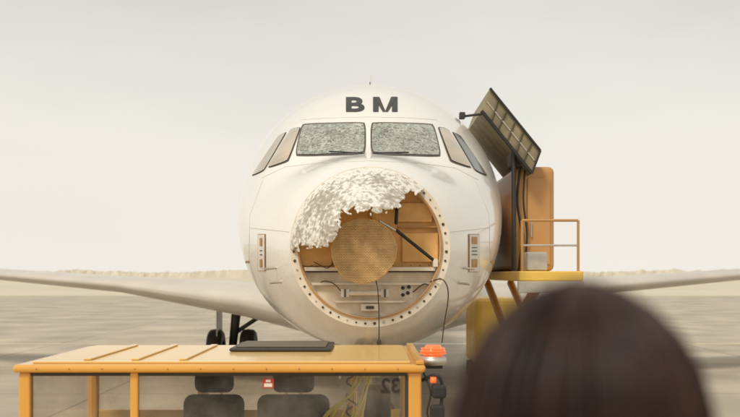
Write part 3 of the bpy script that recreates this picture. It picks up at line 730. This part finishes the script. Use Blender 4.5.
skinmesh('neck', [P(0, 0, 1.34), P(0, .01, 1.46)], [(0, 1)], [.055, .052], M['skin'])
for sx in (-1, 1):
    w = Vector(P(sx*.21, .035, .86))
    skinmesh('hand', [w, w+Vector((0, .01, -.04)), w+Vector((0, .012, -.09))], [(0, 1), (1, 2)], [(.022, .022), (.018, .036), (.014, .036)], M['skin'], 0, 2)
    for f, (dy, ln) in enumerate(((-.024, .058), (-.008, .07), (.010, .076), (.027, .068))):
        a = w+Vector((0, .012+dy, -.085))
        skinmesh('finger', [a, a+Vector((0, .004, -ln*.45)), a+Vector((-sx*.008, .01, -ln*.8)), a+Vector((-sx*.018, .012, -ln))], [(0, 1), (1, 2), (2, 3)], [.0095, .009, .008, .007], M['skin'])
    a = w+Vector((0, .035, -.03))
    skinmesh('thumb', [a, a+Vector((-sx*.008, .022, -.03)), a+Vector((-sx*.012, .026, -.06))], [(0, 1), (1, 2)], [.011, .010, .008], M['skin'])
HC = Vector(P(0, .01, 1.522))
bm = bmesh.new(); bmesh.ops.create_uvsphere(bm, u_segments=32, v_segments=24, radius=1)
for v in bm.verts:
    x, y, z = v.co
    s = 1-0.28*max(0, -z)**1.5
    fx = x*.076*s; fy = y*.095*(1-0.12*max(0, -z)); fz = z*.115
    if y > .6 and abs(x) < .3: fy += .022*math.exp(-((z+.15)/.16)**2)*math.exp(-(x/.14)**2)
    if y > .5: fy -= .010*math.exp(-((z-.05)/.12)**2)*math.exp(-((abs(x)-.42)/.2)**2)
    if y > .5: fy += .006*math.exp(-((z+.5)/.08)**2)*math.exp(-(x/.3)**2)
    if y > .3: fy += .010*math.exp(-((z+.85)/.15)**2)
    v.co = HC+Vector((fx, fy, fz))
me = bpy.data.meshes.new('head'); bm.to_mesh(me); bm.free(); me.materials.append(M['skin'])
for p in me.polygons: p.use_smooth = True
o = bpy.data.objects.new('head', me); S.collection.objects.link(o); o.parent = person
for sx in (-1, 1):
    bm = bmesh.new(); bmesh.ops.create_uvsphere(bm, u_segments=12, v_segments=10, radius=1)
    for v in bm.verts: v.co = HC+Vector((sx*.078+v.co.x*.008, -.005+v.co.y*.018, -.005+v.co.z*.032))
    me = bpy.data.meshes.new('ear'); bm.to_mesh(me); bm.free(); me.materials.append(M['skin'])
    o = bpy.data.objects.new('ear', me); S.collection.objects.link(o); o.parent = person
    bm = bmesh.new(); bmesh.ops.create_uvsphere(bm, u_segments=12, v_segments=10, radius=.012)
    for v in bm.verts: v.co += HC+Vector((sx*.032, .078, .006))
    me = bpy.data.meshes.new('eye'); bm.to_mesh(me); bm.free(); me.materials.append(M['white'])
    o = bpy.data.objects.new('eye', me); S.collection.objects.link(o); o.parent = person
V = []; F = []; n = 64; rows = 30
def hair_prof(t):
    # domed crown, then hair flaring outwards to the shoulders
    if t < .45:
        ph = t/.45*math.pi/2; return .118*math.cos(ph), .100*math.sin(ph)**1.15, .115*math.sin(ph)
    q = (t-.45)/.55; return -.26*q, .100+.032*math.sin(q*2.4), .115-.03*q
for i in range(rows+1):
    t = i/rows; z, wx, wy = hair_prof(t)
    for j in range(n):
        a = 2*math.pi*j/n
        nz = 1+.06*noise.noise(Vector((math.cos(a)*6, math.sin(a)*6, t*1.5)))+.03*noise.noise(Vector((math.cos(a)*20, math.sin(a)*20, t*3)))
        y = wy*math.sin(a)*nz
        if t > .33 and math.sin(a) > 0.35: y = wy*0.35*nz-(math.sin(a)-.35)*.03
        V.append(HC+Vector((wx*math.cos(a)*nz, y, z)))
for i in range(rows):
    for j in range(n): F.append((i*n+j, i*n+(j+1) % n, (i+1)*n+(j+1) % n, (i+1)*n+j))
addmesh('hair', V, F, M['hair'], person, True)
cu = bpy.data.curves.new('hair_strands', 'CURVE'); cu.dimensions = '3D'; cu.bevel_depth = 0.0011; cu.bevel_resolution = 0
for s_ in range(560):
    a = random.uniform(math.pi*0.9, math.pi*2.1) if random.random() < .8 else random.uniform(0, 2*math.pi)
    e = random.uniform(1.0, 1.10); w = random.uniform(-.012, .012); pts = []
    for i in range(12):
        t = 0.03+i/11*.85
        if t >= .45 and math.sin(a) > .35: break
        z, wx, wy = hair_prof(t)
        pts.append(HC+Vector((wx*e*math.cos(a)+w*t, wy*e*math.sin(a)+w*t, z*(1+(e-1)*.5 if z > 0 else 1))))
    sp = cu.splines.new('POLY'); sp.points.add(len(pts)-1)
    for i, p in enumerate(pts): sp.points[i].co = (*p, 1)
o = bpy.data.objects.new('hair_strands', cu); S.collection.objects.link(o); cu.materials.append(M['hair']); o.parent = person

# ------------------------------------------------------------ GROUND & DISTANCE
def ground_mat():
    m = bpy.data.materials.new('concrete_apron'); m.use_nodes = True
    nt = m.node_tree; N = nt.nodes; L = nt.links; b = N['Principled BSDF']; b.inputs['Roughness'].default_value = 0.75
    tc = N.new('ShaderNodeTexCoord')
    br = N.new('ShaderNodeTexBrick'); br.offset = 0; br.inputs['Scale'].default_value = 1; br.inputs['Brick Width'].default_value = 6; br.inputs['Row Height'].default_value = 6
    br.inputs['Mortar Size'].default_value = 0.03; br.inputs['Color1'].default_value = (0.50, 0.43, 0.33, 1); br.inputs['Color2'].default_value = (0.46, 0.395, 0.305, 1); br.inputs['Mortar'].default_value = (0.26, 0.21, 0.16, 1)
    L.new(tc.outputs['Object'], br.inputs['Vector'])
    n1 = N.new('ShaderNodeTexNoise'); n1.inputs['Scale'].default_value = 0.35; n1.inputs['Detail'].default_value = 10; L.new(tc.outputs['Object'], n1.inputs['Vector'])
    r = N.new('ShaderNodeValToRGB'); r.color_ramp.elements[0].position = .35; r.color_ramp.elements[1].position = .7
    r.color_ramp.elements[0].color = (.75, .75, .75, 1); r.color_ramp.elements[1].color = (1.1, 1.1, 1.1, 1); L.new(n1.outputs['Fac'], r.inputs['Fac'])
    mx = N.new('ShaderNodeMix'); mx.data_type = 'RGBA'; mx.blend_type = 'MULTIPLY'; mx.inputs[0].default_value = 1
    L.new(br.outputs['Color'], mx.inputs[6]); L.new(r.outputs['Color'], mx.inputs[7]); L.new(mx.outputs[2], b.inputs['Base Color'])
    return m
addmesh('ground', [(-3000, -300, 0), (3000, -300, 0), (3000, 5000, 0), (-3000, 5000, 0)], [(0, 1, 2, 3)], ground_mat())
addmesh('grass_field', [(-3000, 110, .004), (3000, 110, .004), (3000, 4000, .004), (-3000, 4000, .004)], [(0, 1, 2, 3)], mat('hazed_grass', (0.58, 0.52, 0.39), .9, 0, 0, .10, .05))  # grass paled: distance haze put into its colour
addmesh('apron_marking', [(-.08, -30, .004), (.08, -30, .004), (.08, 60, .004), (-.08, 60, .004)], [(0, 1, 2, 3)], M['tugy'])
addmesh('apron_marking', [(-60, 27, .008), (60, 27, .008), (60, 27.3, .008), (-60, 27.3, .008)], [(0, 1, 2, 3)], M['tugy'])
V = []; F = []; nT = 900
for row in range(2):
    yy = 900+row*25; base = len(V)
    for i in range(nT+1):
        x = -1000+2000*i/nT
        h = 6+4*noise.noise(Vector((x*.012, row*5, 0)))+2.4*noise.noise(Vector((x*.09, row*9, 2)))+1.2*noise.noise(Vector((x*.35, row, 4)))
        V += [(x, yy, 0), (x, yy+2*noise.noise(Vector((x*.2, 1, row))), max(2, h)), (x, yy+8, max(1, h*.8))]
    for i in range(nT):
        a = base+i*3; F += [(a, a+3, a+4, a+1), (a+1, a+4, a+5, a+2)]
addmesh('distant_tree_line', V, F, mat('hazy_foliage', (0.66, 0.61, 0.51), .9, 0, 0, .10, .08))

# ------------------------------------------------------------ LIGHT, SKY
w = bpy.data.worlds.new('World'); S.world = w; w.use_nodes = True
N = w.node_tree.nodes; L = w.node_tree.links
bg = N['Background']; out = N['World Output']
sky = N.new('ShaderNodeTexSky'); sky.sky_type = 'NISHITA'; sky.sun_disc = False
ELEV, AZ = R(50), R(212)
sky.sun_elevation = ELEV; sky.sun_rotation = AZ; sky.dust_density = 5; sky.air_density = 1.5
bg.inputs['Strength'].default_value = 0.10; L.new(sky.outputs[0], bg.inputs['Color'])
bg2 = N.new('ShaderNodeBackground'); bg2.inputs['Strength'].default_value = 1.0
tc = N.new('ShaderNodeTexCoord'); sp = N.new('ShaderNodeSeparateXYZ'); L.new(tc.outputs['Generated'], sp.inputs[0])
nz = N.new('ShaderNodeTexNoise'); nz.inputs['Scale'].default_value = 3.0; nz.inputs['Detail'].default_value = 5
mp = N.new('ShaderNodeMapping'); mp.inputs['Scale'].default_value = (1, 1, 3); L.new(tc.outputs['Generated'], mp.inputs['Vector']); L.new(mp.outputs[0], nz.inputs['Vector'])
ma = N.new('ShaderNodeMath'); ma.operation = 'MULTIPLY_ADD'; ma.inputs[1].default_value = 0.20; L.new(nz.outputs['Fac'], ma.inputs[0]); L.new(sp.outputs['Z'], ma.inputs[2])
r = N.new('ShaderNodeValToRGB'); e = r.color_ramp.elements
e[0].position = 0.06; e[0].color = (1.0, 0.95, 0.86, 1); e[1].position = 0.42; e[1].color = (0.72, 0.705, 0.64, 1)
k = e.new(0.24); k.color = (0.92, 0.885, 0.81, 1)
L.new(ma.outputs[0], r.inputs['Fac']); L.new(r.outputs['Color'], bg2.inputs['Color'])
mix = N.new('ShaderNodeMixShader'); mix.inputs[0].default_value = 0.9
L.new(bg.outputs[0], mix.inputs[1]); L.new(bg2.outputs[0], mix.inputs[2]); L.new(mix.outputs[0], out.inputs['Surface'])
sun = bpy.data.lights.new('sun', 'SUN'); sun.energy = 2.1; sun.angle = R(12); sun.color = (1, 0.93, 0.83)
so_ = bpy.data.objects.new('sun', sun); S.collection.objects.link(so_)
dirv = Vector((math.sin(AZ)*math.cos(ELEV), math.cos(AZ)*math.cos(ELEV), math.sin(ELEV)))
so_.rotation_euler = dirv.to_track_quat('Z', 'Y').to_euler()

# ------------------------------------------------------------ CAMERA
cam = bpy.data.cameras.new('camera'); co = bpy.data.objects.new('camera', cam); S.collection.objects.link(co)
co.location = EYE; co.rotation_euler = (R(90), 0, 0)
cam.sensor_width = 36; cam.lens = 36*FP/740; cam.shift_y = 66.5/740
cam.clip_start = 0.05; cam.clip_end = 8000
cam.dof.use_dof = True; cam.dof.focus_distance = 9.0; cam.dof.aperture_fstop = 2.4
S.camera = co
S.view_settings.view_transform = 'Standard'; S.view_settings.look = 'None'; S.view_settings.exposure = 0
